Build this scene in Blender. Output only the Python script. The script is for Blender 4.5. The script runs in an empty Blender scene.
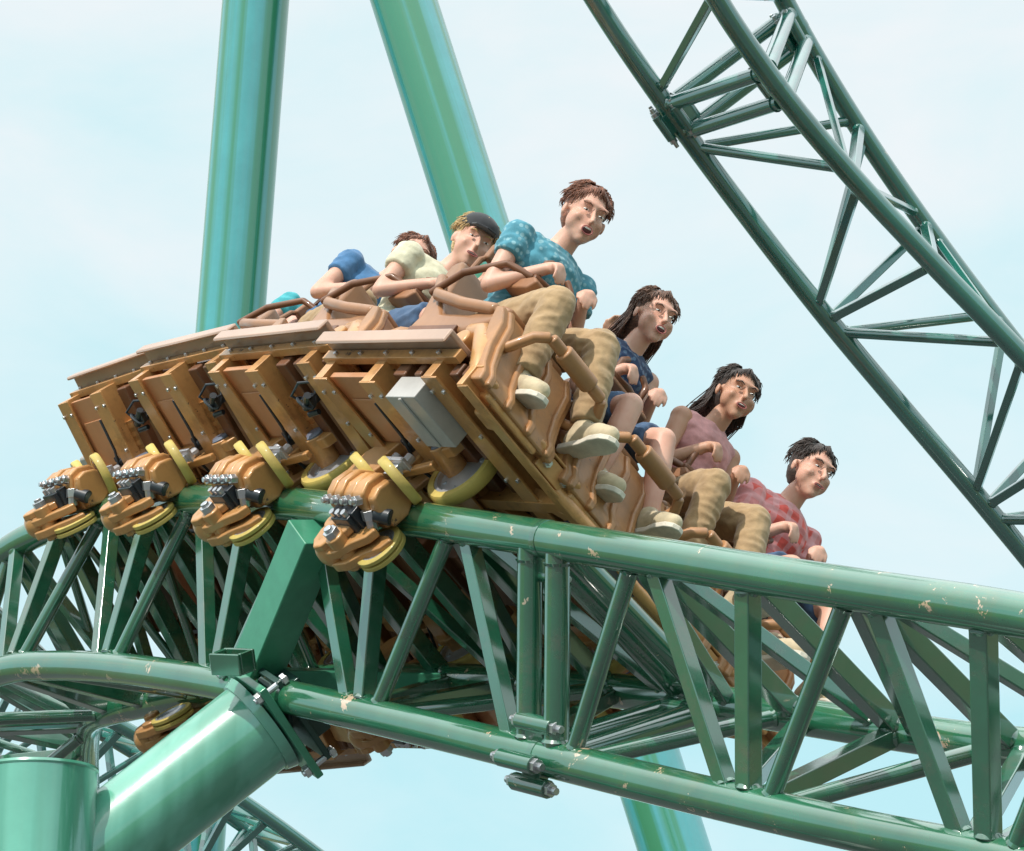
import bpy, bmesh, math, random
from mathutils import Vector, Matrix, noise
PI = math.pi
sc = bpy.context.scene
COL = sc.collection

MAIN = {'A': [(-3.336, 22.687, 4.099), (-3.639, 21.59, 4.236), (-3.759, 20.48, 4.391), (-3.864, 19.381, 4.566), (-3.878, 18.36, 4.763), (-3.78, 17.493, 4.978), (-3.636, 16.696, 5.207), (-3.414, 16.015, 5.447), (-3.112, 15.46, 5.655), (-2.766, 14.998, 5.77), (-2.427, 14.563, 5.777), (-2.116, 14.111, 5.711), (-1.823, 13.639, 5.617), (-1.533, 13.143, 5.485), (-1.229, 12.644, 5.333), (-0.908, 12.15, 5.165), (-0.571, 11.666, 4.986), (-0.22, 11.195, 4.801), (0.138, 10.741, 4.614), (0.5, 10.305, 4.43), (0.861, 9.892, 4.251), (1.221, 9.502, 4.081), (1.583, 9.143, 3.923), (1.943, 8.797, 3.757), (2.304, 8.478, 3.601), (2.664, 8.181, 3.448)], 'B': [(-2.536, 22.553, 4.842), (-2.735, 21.498, 4.856), (-2.769, 20.451, 4.869), (-2.815, 19.38, 4.898), (-2.795, 18.432, 4.938), (-2.703, 17.622, 4.991), (-2.6, 16.876, 5.017), (-2.498, 16.24, 5.0), (-2.402, 15.746, 4.954), (-2.246, 15.364, 4.911), (-1.973, 14.996, 4.881), (-1.636, 14.586, 4.843), (-1.303, 14.151, 4.792), (-0.988, 13.697, 4.711), (-0.656, 13.24, 4.616), (-0.305, 12.787, 4.509), (0.06, 12.34, 4.39), (0.429, 11.904, 4.26), (0.794, 11.479, 4.118), (1.15, 11.067, 3.969), (1.503, 10.669, 3.82), (1.873, 10.283, 3.683), (2.299, 9.909, 3.578), (2.694, 9.56, 3.472), (3.112, 9.222, 3.38), (3.543, 8.9, 3.299)], 'C': [(-2.502, 22.484, 3.978), (-2.819, 21.447, 3.995), (-2.976, 20.393, 4.029), (-3.139, 19.306, 4.097), (-3.225, 18.312, 4.195), (-3.22, 17.451, 4.33), (-3.209, 16.648, 4.479), (-3.182, 15.935, 4.653), (-3.104, 15.336, 4.83), (-2.924, 14.861, 4.944), (-2.648, 14.466, 4.95), (-2.335, 14.078, 4.876), (-2.025, 13.67, 4.773), (-1.71, 13.227, 4.641), (-1.375, 12.78, 4.492), (-1.018, 12.335, 4.329), (-0.645, 11.895, 4.155), (-0.262, 11.46, 3.976), (0.121, 11.031, 3.795), (0.498, 10.613, 3.617), (0.869, 10.214, 3.448), (1.24, 9.851, 3.293), (1.628, 9.551, 3.157), (2.01, 9.259, 3.018), (2.395, 9.009, 2.894), (2.781, 8.793, 2.78)]}
UPPER = {'A': [(0.47, 11.464, 9.465), (0.53, 11.909, 8.938), (0.709, 12.295, 8.459), (0.985, 12.629, 8.018), (1.334, 12.915, 7.604), (1.733, 13.161, 7.206), (2.159, 13.372, 6.812), (2.59, 13.556, 6.412), (3.002, 13.717, 5.995), (3.373, 13.864, 5.549), (3.679, 14.001, 5.063), (3.897, 14.135, 4.527), (4.005, 14.272, 3.93)], 'B': [(0.856, 12.286, 10.073), (0.896, 12.666, 9.646), (1.034, 13.034, 9.211), (1.256, 13.386, 8.769), (1.547, 13.717, 8.32), (1.891, 14.021, 7.863), (2.274, 14.294, 7.399), (2.68, 14.529, 6.927), (3.093, 14.724, 6.447), (3.5, 14.871, 5.96), (3.884, 14.967, 5.465), (4.231, 15.006, 4.963), (4.525, 14.983, 4.453)], 'C': [(-0.409, 11.977, 9.969), (-0.215, 12.522, 9.36), (0.078, 12.974, 8.792), (0.46, 13.346, 8.257), (0.871, 13.65, 7.748), (1.285, 13.899, 7.258), (1.696, 14.105, 6.78), (2.121, 14.281, 6.308), (2.546, 14.44, 5.833), (2.955, 14.593, 5.35), (3.333, 14.754, 4.85), (3.666, 14.935, 4.327), (3.938, 15.148, 3.775)]}
LOWER = {'A': [(-4.693, 24.032, 7.292), (-4.416, 24.304, 7.199), (-4.134, 24.578, 7.1), (-3.844, 24.854, 6.993), (-3.548, 25.135, 6.873), (-3.246, 25.421, 6.74), (-2.937, 25.713, 6.591), (-2.622, 26.009, 6.426), (-2.301, 26.312, 6.244), (-1.975, 26.619, 6.045), (-1.643, 26.931, 5.831), (-1.305, 27.246, 5.605), (-0.962, 27.565, 5.368), (-0.613, 27.887, 5.123)], 'B': [(-5.373, 24.836, 7.611), (-5.092, 25.112, 7.516), (-4.803, 25.392, 7.414), (-4.507, 25.676, 7.303), (-4.204, 25.964, 7.18), (-3.895, 26.256, 7.043), (-3.579, 26.554, 6.891), (-3.258, 26.857, 6.722), (-2.932, 27.164, 6.537), (-2.6, 27.476, 6.335), (-2.262, 27.793, 6.119), (-1.92, 28.113, 5.89), (-1.572, 28.436, 5.65), (-1.22, 28.76, 5.404)], 'C': [(-5.329, 24.479, 6.71), (-5.051, 24.751, 6.616), (-4.771, 25.021, 6.517), (-4.487, 25.292, 6.411), (-4.199, 25.564, 6.295), (-3.907, 25.841, 6.166), (-3.609, 26.121, 6.023), (-3.305, 26.408, 5.863), (-2.995, 26.7, 5.687), (-2.678, 26.999, 5.493), (-2.353, 27.305, 5.285), (-2.02, 27.616, 5.062), (-1.679, 27.933, 4.827), (-1.331, 28.255, 4.582)]}
COLUMN_TOP = (-2.086, 12.262, 3.989)
STRUT_TOP = (-1.129, 12.543, 4.256)
STRUT_FOOT = (-2.099, 12.441, 3.438)
LEG_APEX = (-2.502, 26.713, 19.703)
LEG_LEFT_LOW = (-3.299, 28.543, 6.304)
LEG_RIGHT_LOW = (1.504, 26.884, 6.234)
STUB = (-1.246, 12.214, 4.459)


TUBE_R = 0.0775

# ---------------------------------------------------------------- materials
def nt_new(name):
    m = bpy.data.materials.new(name); m.use_nodes = True
    nt = m.node_tree; b = nt.nodes['Principled BSDF']
    return m, nt, b

def noise_node(nt, scale, detail=4, rough=.6, vec=None, dist=0):
    n = nt.nodes.new('ShaderNodeTexNoise'); n.inputs['Scale'].default_value = scale
    n.inputs['Detail'].default_value = detail; n.inputs['Roughness'].default_value = rough
    n.inputs['Distortion'].default_value = dist
    if vec: nt.links.new(vec, n.inputs['Vector'])
    return n

def ramp(nt, src, stops):
    r = nt.nodes.new('ShaderNodeValToRGB'); nt.links.new(src, r.inputs['Fac'])
    e = r.color_ramp.elements
    e[0].position, e[0].color = stops[0][0], (*stops[0][1], 1)
    e[1].position, e[1].color = stops[1][0], (*stops[1][1], 1)
    for p, c in stops[2:]:
        x = e.new(p); x.color = (*c, 1)
    return r

def mixc(nt, fac, a, b):
    m = nt.nodes.new('ShaderNodeMix'); m.data_type = 'RGBA'
    if isinstance(fac, float): m.inputs['Factor'].default_value = fac
    else: nt.links.new(fac, m.inputs['Factor'])
    for i, v in ((6, a), (7, b)):
        if isinstance(v, tuple): m.inputs[i].default_value = (*v, 1)
        else: nt.links.new(v, m.inputs[i])
    return m.outputs[2]

def paint(name, col, rough=.28, coat=.6, vary=.25, chips=0.0, chipcol=(.62, .42, .26), streak=None, bump=.004, metal=0.0, grime=None, chipscale=3.2, spec=.5):
    m, nt, b = nt_new(name)
    tc = nt.nodes.new('ShaderNodeTexCoord').outputs['Object']
    n1 = noise_node(nt, 2.3, 5, .65, tc)
    dark = tuple(c*(1-vary) for c in col); lite = tuple(min(1, c*(1+vary)) for c in col)
    base = ramp(nt, n1.outputs['Fac'], [(.3, dark), (.7, lite)]).outputs['Color']
    if streak:
        mp = nt.nodes.new('ShaderNodeMapping'); nt.links.new(tc, mp.inputs['Vector'])
        mp.inputs['Scale'].default_value = streak[1]
        n3 = noise_node(nt, 1.0, 3, .5, mp.outputs['Vector'])
        f = ramp(nt, n3.outputs['Fac'], [(.46, (0, 0, 0)), (.58, (1, 1, 1))]).outputs['Color']
        base = mixc(nt, f, base, streak[0])
    if grime:
        n4 = noise_node(nt, 6.5, 8, .75, tc)
        f = ramp(nt, n4.outputs['Fac'], [(.5, (0, 0, 0)), (.72, (1, 1, 1))]).outputs['Color']
        base = mixc(nt, f, base, grime)
    if chips > 0:
        n2 = noise_node(nt, chipscale, 6, .75, tc, .3)
        lo = .74 - chips*.1
        f = ramp(nt, n2.outputs['Fac'], [(lo, (0, 0, 0)), (lo+.012, (1, 1, 1))]).outputs['Color']
        base = mixc(nt, f, base, chipcol)
    nt.links.new(base, b.inputs['Base Color'])
    nr = noise_node(nt, 14, 5, .6, tc)
    mr = nt.nodes.new('ShaderNodeMapRange'); nt.links.new(nr.outputs['Fac'], mr.inputs['Value'])
    mr.inputs['To Min'].default_value = rough*.75; mr.inputs['To Max'].default_value = rough*1.35
    nt.links.new(mr.outputs['Result'], b.inputs['Roughness'])
    b.inputs['Coat Weight'].default_value = coat; b.inputs['Coat Roughness'].default_value = .1; b.inputs['Coat IOR'].default_value = 2.3 if coat >= .6 else 1.5
    b.inputs['Metallic'].default_value = metal
    b.inputs['Specular IOR Level'].default_value = spec
    if bump:
        bp = nt.nodes.new('ShaderNodeBump'); bp.inputs['Strength'].default_value = .35; bp.inputs['Distance'].default_value = bump
        nb = noise_node(nt, 9, 6, .6, tc)
        nt.links.new(nb.outputs['Fac'], bp.inputs['Height']); nt.links.new(bp.outputs['Normal'], b.inputs['Normal'])
    return m

def cloth(name, col, rough=.9, kind=None, col2=None):
    m, nt, b = nt_new(name)
    tc = nt.nodes.new('ShaderNodeTexCoord').outputs['Object']
    n1 = noise_node(nt, 18, 5, .6, tc)
    base = ramp(nt, n1.outputs['Fac'], [(.3, tuple(c*.8 for c in col)), (.7, tuple(min(1, c*1.2) for c in col))]).outputs['Color']
    if kind == 'plaid':
        for ax, rot in (('X', 0), ('Z', 0), ('Y', 0)):
            w = nt.nodes.new('ShaderNodeTexWave'); w.bands_direction = ax; w.inputs['Scale'].default_value = 4.6
            nt.links.new(tc, w.inputs['Vector'])
            f = ramp(nt, w.outputs['Fac'], [(.62, (0, 0, 0)), (.72, (.55, .55, .55))]).outputs['Color']
            base = mixc(nt, f, base, col2)
    if kind == 'print':
        v = nt.nodes.new('ShaderNodeTexVoronoi'); v.inputs['Scale'].default_value = 38; nt.links.new(tc, v.inputs['Vector'])
        f = ramp(nt, v.outputs['Distance'], [(.3, (1, 1, 1)), (.4, (0, 0, 0))]).outputs['Color']
        base = mixc(nt, f, base, col2)
    if kind == 'hair':
        mp = nt.nodes.new('ShaderNodeMapping'); nt.links.new(tc, mp.inputs['Vector']); mp.inputs['Scale'].default_value = (60, 260, 60)
        nh = noise_node(nt, 1.0, 3, .6, mp.outputs['Vector'])
        base = ramp(nt, nh.outputs['Fac'], [(.3, tuple(q*.35 for q in col)), (.7, tuple(min(1, q*1.7) for q in col))]).outputs['Color']
    nt.links.new(base, b.inputs['Base Color']); b.inputs['Roughness'].default_value = rough
    b.inputs['Sheen Weight'].default_value = .2
    bp = nt.nodes.new('ShaderNodeBump'); bp.inputs['Strength'].default_value = .5; bp.inputs['Distance'].default_value = .01
    nb = noise_node(nt, 12, 4, .6, tc); nt.links.new(nb.outputs['Fac'], bp.inputs['Height']); nt.links.new(bp.outputs['Normal'], b.inputs['Normal'])
    return m

def skin(name, col):
    m, nt, b = nt_new(name)
    tc = nt.nodes.new('ShaderNodeTexCoord').outputs['Object']
    n1 = noise_node(nt, 11, 4, .6, tc)
    base = ramp(nt, n1.outputs['Fac'], [(.3, (col[0]*.92, col[1]*.8, col[2]*.78)), (.7, col)]).outputs['Color']
    nt.links.new(base, b.inputs['Base Color']); b.inputs['Roughness'].default_value = .5
    b.inputs['Subsurface Weight'].default_value = .12; b.inputs['Subsurface Radius'].default_value = (.02, .008, .004)
    return m

M = {}
M['track'] = paint('track_green_paint', (.022, .15, .074), .2, 1.0, .25, 1.15, (.62, .44, .30), chipscale=6.5, grime=(.07, .15, .06))
M['brace'] = paint('brace_green_paint', (.018, .125, .066), .2, 1.0, .25, .5, (.5, .4, .3), grime=(.09, .12, .08))
M['upper'] = paint('upper_track_paint', (.013, .135, .105), .22, 1.0, .2, .5, (.75, .5, .33), chipscale=5)
M['far'] = paint('lower_track_paint', (.03, .17, .14), .25, 1.0, .2)
M['leg'] = paint('tower_teal_paint', (.06, .36, .38), .3, .6, .1, streak=((.03, .24, .12), (5.5, 5.5, .03)))
M['column'] = paint('column_green_paint', (.12, .42, .30), .3, .7, .12, streak=((.06, .30, .19), (5, 5, .25)))
M['flange'] = paint('flange_green_paint', (.055, .27, .16), .35, .5, .25, .2)
M['dark'] = paint('dark_bracket_paint', (.02, .06, .05), .5, .2, .3)
M['bolt'] = paint('zinc_bolt', (.62, .62, .64), .32, 0, .2, metal=.9, bump=0)
M['gold'] = paint(metal=.1, name='gold_paint', col=(.56, .28, .10), rough=.36, coat=.3, vary=.24, chips=.9, chipcol=(.10, .05, .03), chipscale=9, grime=(.34, .16, .06)) #, (.52, .23, .065), .34, .3, .24, .9, (.10, .05, .03), chipscale=9, grime=(.30, .125, .045))
M['golddark'] = paint('worn_shaded_gold_paint', (.15, .058, .024), .5, .2, .35, .2, (.05, .025, .018))  # worn gold, darkened so the colour carries the deep shade under the train
M['hub'] = paint('blue_grey_cap', (.16, .19, .26), .4, .3, .1)
M['panel'] = paint('tan_panel', (.52, .24, .11), .5, .2, .12, .9, (.30, .12, .06), chipscale=5)
M['ledge'] = paint('ledge_panel', (.44, .28, .20), .35, .4, .12)
M['yellow'] = paint('yellow_tyre', (.60, .46, .13), .5, .1, .2, .6, (.2, .15, .07), chipscale=8, spec=.3, grime=(.40, .29, .09))
M['rim'] = paint('wheel_rim', (.55, .57, .62), .3, 0, .25, metal=.6)
M['black'] = paint('black_steel', (.022, .028, .036), .4, .3, .3)
M['grey'] = paint('grey_box', (.42, .40, .38), .45, .2, .2, .3, (.2, .15, .12))
M['seat'] = paint('seat_shell', (.30, .14, .06), .42, .3, .3, .4, (.2, .09, .05))
M['pad'] = paint('restraint_pad', (.27, .12, .055), .55, .1, .25)
M['shin'] = paint('shin_restraint_shell', (.40, .19, .075), .45, .2, .35, .7, (.16, .08, .05), chipscale=8, grime=(.30, .15, .07))
M['concrete'] = paint('footing_concrete', (.38, .37, .35), .85, 0, .15, bump=.01)
M['white'] = paint('eye_white', (.8, .8, .78), .25, .3, .02, bump=0)
M['iris'] = paint('eye_iris', (.03, .02, .015), .2, .3, .02, bump=0)
M['lip'] = paint('lips', (.42, .12, .11), .45, .1, .1, bump=0)
M['mouth'] = paint('open_mouth', (.09, .015, .015), .5, 0, .1, bump=0)
M['teeth'] = paint('teeth', (.8, .78, .72), .3, .2, .03, bump=0)

# ---------------------------------------------------------------- mesh builder
class MB:
    def __init__(s): s.v = []; s.f = []; s.mi = []; s.cur = 0
    def add(s, vs, fs):
        o = len(s.v); s.v += [tuple(v) for v in vs]
        for f in fs: s.f.append(tuple(o+i for i in f)); s.mi.append(s.cur)
        return s
    def box(s, c, size, R=None):
        c = Vector(c); hx, hy, hz = [q/2 for q in size]
        R = R or Matrix.Identity(3)
        vs = [c + R @ Vector((x*hx, y*hy, z*hz)) for x in (-1, 1) for y in (-1, 1) for z in (-1, 1)]
        return s.add(vs, [(0, 1, 3, 2), (4, 6, 7, 5), (0, 4, 5, 1), (2, 3, 7, 6), (0, 2, 6, 4), (1, 5, 7, 3)])
    def bar(s, a, b, w, h, ref=(0, 0, 1)):
        a, b = Vector(a), Vector(b); z = (b-a).normalized(); x = Vector(ref).cross(z)
        if x.length < 1e-4: x = Vector((1, 0, 0)).cross(z)
        x.normalize(); y = z.cross(x)
        R = Matrix((x, y, z)).transposed()
        return s.box((a+b)/2, (w, h, (b-a).length), R)
    def tube(s, pts, r, n=16, caps=True, closed=False):
        pts = [Vector(p) for p in pts]; N = len(pts)
        rr = r if isinstance(r, (list, tuple)) else [r]*N
        T = []
        for i in range(N):
            if closed: t = pts[(i+1) % N]-pts[i-1]
            else: t = pts[min(i+1, N-1)]-pts[max(i-1, 0)]
            T.append(t.normalized())
        x = T[0].orthogonal().normalized(); vs = []
        for i in range(N):
            x = (x - T[i]*x.dot(T[i])).normalized(); y = T[i].cross(x)
            for k in range(n):
                a = 2*PI*k/n; vs.append(pts[i]+(x*math.cos(a)+y*math.sin(a))*rr[i])
        fs = []
        for i in range(N if closed else N-1):
            j = (i+1) % N
            for k in range(n):
                k2 = (k+1) % n; fs.append((i*n+k, i*n+k2, j*n+k2, j*n+k))
        if caps and not closed:
            fs.append(tuple(range(n-1, -1, -1))); fs.append(tuple((N-1)*n+k for k in range(n)))
        return s.add(vs, fs)
    def cyl(s, a, b, r, n=16, r2=None): return s.tube([a, b], [r, r if r2 is None else r2], n)
    def lathe(s, c, axis, prof, n=32):          # prof: (radius, height along the axis), closed ring
        c = Vector(c); z = Vector(axis).normalized(); x = z.orthogonal().normalized(); y = z.cross(x); P = len(prof)
        vs = []
        for k in range(n):
            a = 2*PI*k/n
            for (r, h) in prof: vs.append(c+z*h+(x*math.cos(a)+y*math.sin(a))*r)
        fs = []
        for k in range(n):
            k2 = (k+1) % n
            for j in range(P):
                j2 = (j+1) % P; fs.append((k*P+j, k2*P+j, k2*P+j2, k*P+j2))
        return s.add(vs, fs)
    def ell(s, c, r, R=None, nu=16, nv=10, fn=None):
        c = Vector(c); R = R or Matrix.Identity(3); vs = [] ; fs = []
        for j in range(nv+1):
            th = PI*j/nv
            for i in range(nu):
                ph = 2*PI*i/nu
                d = Vector((math.sin(th)*math.cos(ph), math.sin(th)*math.sin(ph), math.cos(th)))
                k = fn(d) if fn else 1
                vs.append(c + R @ Vector((d.x*r[0]*k, d.y*r[1]*k, d.z*r[2]*k)))
        for j in range(nv):
            for i in range(nu):
                i2 = (i+1) % nu; fs.append((j*nu+i, (j+1)*nu+i, (j+1)*nu+i2, j*nu+i2))
        return s.add(vs, fs)
    def cap(s, a, b, ra, rb, n=14):             # capsule with two radii
        a, b = Vector(a), Vector(b); s.tube([a, b], [ra, rb], n); s.ell(a, (ra,)*3, nu=n, nv=8); return s.ell(b, (rb,)*3, nu=n, nv=8)
    def prism(s, poly, axis_a, axis_b, axis_n, c, t):  # outline in the (a,b) plane, thickness t along n
        A, B, Nn, c = Vector(axis_a), Vector(axis_b), Vector(axis_n), Vector(c); n = len(poly)
        vs = [c+A*p+B*q-Nn*t/2 for p, q in poly]+[c+A*p+B*q+Nn*t/2 for p, q in poly]
        fs = [tuple(range(n-1, -1, -1)), tuple(range(n, 2*n))]+[(i, (i+1) % n, n+(i+1) % n, n+i) for i in range(n)]
        return s.add(vs, fs)
    def build(s, name, mats, parent=None, bevel=0, remesh=0, smooth=0, sharp=35):
        me = bpy.data.meshes.new(name); me.from_pydata(s.v, [], s.f)
        if not isinstance(mats, (list, tuple)): mats = [mats]
        for m in mats: me.materials.append(m)
        me.polygons.foreach_set('material_index', s.mi)
        bm = bmesh.new(); bm.from_mesh(me); bmesh.ops.remove_doubles(bm, verts=bm.verts, dist=1e-5)
        bmesh.ops.recalc_face_normals(bm, faces=bm.faces); bm.to_mesh(me); bm.free()
        o = bpy.data.objects.new(name, me); COL.objects.link(o)
        if remesh:
            r = o.modifiers.new('r', 'REMESH'); r.mode = 'VOXEL'; r.voxel_size = remesh
            if smooth:
                q = o.modifiers.new('s', 'CORRECTIVE_SMOOTH' if False else 'SMOOTH'); q.factor = .5; q.iterations = smooth
            dg = bpy.context.evaluated_depsgraph_get(); dg.update()
            nm = bpy.data.meshes.new_from_object(o.evaluated_get(dg)); o.modifiers.clear()
            o.data = nm; bpy.data.meshes.remove(me); me = nm; me.name = name
            me.polygons.foreach_set('use_smooth', [True]*len(me.polygons))
        else:
            me.polygons.foreach_set('use_smooth', [True]*len(me.polygons))
            if sharp < 180: me.set_sharp_from_angle(angle=math.radians(sharp))
            if bevel:
                b = o.modifiers.new('bevel', 'BEVEL'); b.width = bevel; b.segments = 2; b.limit_method = 'ANGLE'; b.angle_limit = math.radians(40)
                b.harden_normals = True
        if parent: o.parent = parent
        return o

def empty(name, mat):
    o = bpy.data.objects.new(name, None); COL.objects.link(o); o.empty_display_size = .1
    o.matrix_world = mat; return o
def tag(o, label=None, cat=None, group=None, kind=None):
    if label: o['label'] = label
    if cat: o['category'] = cat
    if group: o['group'] = group
    if kind: o['kind'] = kind
    return o
def at(loc): return Matrix.Translation(Vector(loc))
def child_world(o, parent):      # mesh made in world coordinates under a translated empty
    o.parent = parent; o.matrix_parent_inverse = parent.matrix_world.inverted(); return o

# ---------------------------------------------------------------- truss tracks
def cat(P, i, t):
    n = len(P); p = [Vector(P[max(0, min(n-1, k))]) for k in (i-1, i, i+1, i+2)]
    return .5*((2*p[1])+(-p[0]+p[2])*t+(2*p[0]-5*p[1]+4*p[2]-p[3])*t*t+(-p[0]+3*p[1]-3*p[2]+p[3])*t**3)
def curve(P, a, b, sub=7):
    out = []; k = a
    n = int(round((b-a)*sub))
    for q in range(n+1):
        x = a+(b-a)*q/n; i = min(int(math.floor(x)), len(P)-2); out.append(cat(P, i, x-i))
    return out
def dirn(P, i):
    i0, i1 = max(0, i-1), min(len(P)-1, i+1); return (Vector(P[i1])-Vector(P[i0])).normalized()

def clamp_set(c, T, outs, mat, root, r=.043, L=.27):
    for o_ in outs:
        mb = MB(); p = c+o_; mb.cyl(p-T*L/2, p+T*L/2, r, 14)
        mb.bar(c+o_*.35, p, .05, .11, T)
        o = child_world(mb.build('joint_clamp', mat, bevel=.004), root)
        for s in (-1, 1):
            bl = MB(); e = p+T*s*L/2
            bl.cyl(e, e+T*s*.022, r*.8, 6); bl.cyl(e+T*s*.018, e+T*s*.05, r*.42, 10)
            q = bl.build('clamp_bolt', M['bolt'], bevel=.002); q.parent = o; q.matrix_parent_inverse = Matrix.Identity(4)

def truss(name, D, odd, mats, rt, bt, joints=(), box=.074, label=None, cat_='roller coaster track', skip=(), group=None, seg=24, far=(), xbrace=False):
    """triangular track: two running rails A and B, spine C; zigzag braces meet the spine at the odd nodes"""
    A, B, C = [[Vector(p) for p in D[q]] for q in 'ABC']; n = len(A)
    root = empty(name, at((sum(p.x for p in A)/n, sum(p.y for p in A)/n, 0)))
    tag(root, label, cat_, group)
    mr, mb_ = mats
    for nm, P in (('running_rail', A), ('running_rail', B), ('spine_tube', C)):
        m = MB(); cuts = [0]+list(joints)+[n-1]
        for a, b in zip(cuts[:-1], cuts[1:]):
            m.tube(curve(P, a+(.012 if a else 0), b-(.012 if b < n-1 else 0)), rt, seg)
        child_world(m.build(nm, mr), root)
    Mi = [(A[i]+B[i])/2 for i in range(n)]
    far_mb = MB()
    def mem(nm, p, q, ref, kind, w=1.0, idx=0):
        m = far_mb if idx in far else MB()
        d = (q-p).normalized(); p = p+d*rt*.3; q = q-d*rt*.3
        if kind == 'box': m.bar(p, q, box*w, box*w, ref)
        else: m.cyl(p, q, bt*w, 14)
        if idx in far: return
        for e, sg in ((p, 1), (q, -1)):       # weld collar where the brace meets the chord
            c0 = e+d*sg*rt*.62; m.cyl(c0, c0+d*sg*.02, (box*.72 if kind == 'box' else bt*1.18)*w, 14, (box*.5 if kind == 'box' else bt*.9)*w)
        child_world(m.build(nm, mb_, bevel=.006 if kind == 'box' else 0), root)
    for i in range(n):
        T = dirn(Mi, i); isodd = (i % 2) == odd
        up = (Mi[i]-C[i]).normalized(); sd = (B[i]-A[i]).normalized()
        if i in joints:
            for s in (-1, 1):
                o_ = T*s*.088
                mem('twin_tube', A[i]+o_-up*.02, C[i]+o_, T, 'round', 1.45, i); mem('twin_tube', B[i]+o_-up*.02, C[i]+o_, T, 'round', 1.45, i); mem('twin_tube', A[i]+o_, B[i]+o_, T, 'round', 1.45, i)
            continue
        mem('cross_tie', A[i], B[i], up, 'box', 1.1, i)
        if isodd:
            mem('post', A[i], C[i], T, 'box', 1, i); mem('post', B[i], C[i], T, 'box', 1, i)
    for i in range(n-1):
        T = dirn(Mi, i)
        j0, j1 = i, i+1
        oi = (i % 2) == odd                # spine node at i, rail node at i+1
        c, r_ = (i, i+1) if oi else (i+1, i)
        off = T*(.09 if oi else -.09); offr = T*(-.05 if oi else .05)
        if i in joints or i+1 in joints: off = off*2.0
        for R_, nm in ((A, 'a'), (B, 'b')):
            if oi: mem('diagonal_brace', C[c]+off, R_[r_]+offr, T.cross(R_[r_]-C[c]), 'round', 1.0, i)
            else: mem('diagonal_brace', R_[r_]+offr, C[c]+off, T.cross(R_[r_]-C[c]), 'box', .9, i)
        # zigzag between the rails
        if not oi: mem('rail_brace', A[r_]+offr, B[c]+off, (Mi[i]-C[i]), 'box', .8, i)
        else: mem('rail_brace', A[r_]+offr, B[c]+off, (Mi[i]-C[i]), 'box', .8, i)
        if xbrace and i < 14: mem('counter_brace', A[c]+off*.8, B[r_]+offr, (Mi[i]-C[i]), 'round', .7, i)
    if far_mb.v:
        o = far_mb.build('distant_brace', mb_); child_world(o, root); o['kind'] = 'stuff'
    for i in joints:
        T = dirn(C, i); up = (Mi[i]-C[i]).normalized(); sd = (B[i]-A[i]).normalized()
        k = rt*1.5; q_ = rt/TUBE_R
        clamp_set(C[i], dirn(C, i), [up*k*.7-sd*k*.95, up*k+sd*k*.8, -up*k*.75-sd*k*.8, -up*k*1.02+sd*k*.25], mb_, root, .038*q_, .21*q_)
        clamp_set(A[i], dirn(A, i), [-up*k*.9+sd*k*.9, sd*k*1.15], mb_, root, .03, .17)
        clamp_set(B[i], dirn(B, i), [-up*k*.9-sd*k*.9, -sd*k*1.15, -up*k*1.2], mb_, root, .03, .17)
        for P in (A, B, C):
            t = dirn(P, i); m = MB(); m.lathe(P[i], t, [(rt*.9, -.016), (rt*1.03, -.016), (rt*1.035, -.010), (rt*1.035, .010), (rt*1.03, .016), (rt*.9, .016)], 28)
            child_world(m.build('flange_ring', mb_), root)
    return root, A, B, C

root, A, B, C = truss('roller_coaster_track', MAIN, 0, (M['track'], M['brace']), TUBE_R, .036, joints=(18,), xbrace=True,
    label='green tubular truss track running across the foreground and carrying the gold coaster train')
truss('upper_track', UPPER, 0, (M['upper'], M['upper']), .055, .028, joints=(4,), box=.048,
    label='dark teal green truss track dropping steeply past the top right with no train on it')
truss('lower_track', LOWER, 0, (M['far'], M['far']), .068, .03, box=.07,
    label='small distant green truss track running downhill behind the thick inclined support strut')

# ---------------------------------------------------------------- supports
def leg(name, p0, p1, r, label, foot=True):
    p0, p1 = Vector(p0), Vector(p1); d = (p1-p0).normalized()
    g = p0 + d*((0.15-p0.z)/d.z)
    o = empty(name, at((g.x, g.y, 0))); tag(o, label, 'support leg', 'tall teal legs of the frame behind the train')
    m = MB(); N = 8
    L = (p0-g).length; m.tube([(0, 0, L*k/N) for k in range(N+1)], r, 48)
    q = m.build('leg_tube', M['leg']); q.matrix_world = at(g) @ d.to_track_quat('Z', 'Y').to_matrix().to_4x4() if d.z > 0 else at(g) @ (-d).to_track_quat('Z', 'Y').to_matrix().to_4x4()
    child_world(q, o)
    m = MB(); m.cyl((g.x, g.y, -.3), (g.x, g.y, .14), r*1.9, 32); child_world(m.build('footing', M['concrete'], bevel=.03), o)
    m = MB(); m.cyl(g-d*.02, g+d*.05, r*1.35, 32)
    for k in range(12):
        a = 2*PI*k/12; m.cyl(g+Vector((math.cos(a)*r*1.2, math.sin(a)*r*1.2, -.02)), g+Vector((math.cos(a)*r*1.2, math.sin(a)*r*1.2, .14)), .025, 8)
    child_world(m.build('base_plate', M['flange']), o)
    m = MB(); q = p0-d*7; m.lathe(q, d, [(r*.99, -.05), (r*1.22, -.05), (r*1.22, .05), (r*.99, .05)], 48); child_world(m.build('splice_flange', M['leg'], bevel=.006), o)
    return o
leg('support_leg', LEG_APEX, LEG_LEFT_LOW, .36, 'nearly upright teal steel leg rising behind the back of the train')
leg('support_leg', Vector(LEG_APEX)+Vector((.02, .1, -.2)), LEG_RIGHT_LOW, .345, 'slanting teal steel leg leaning down to the right behind the front riders')

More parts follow.
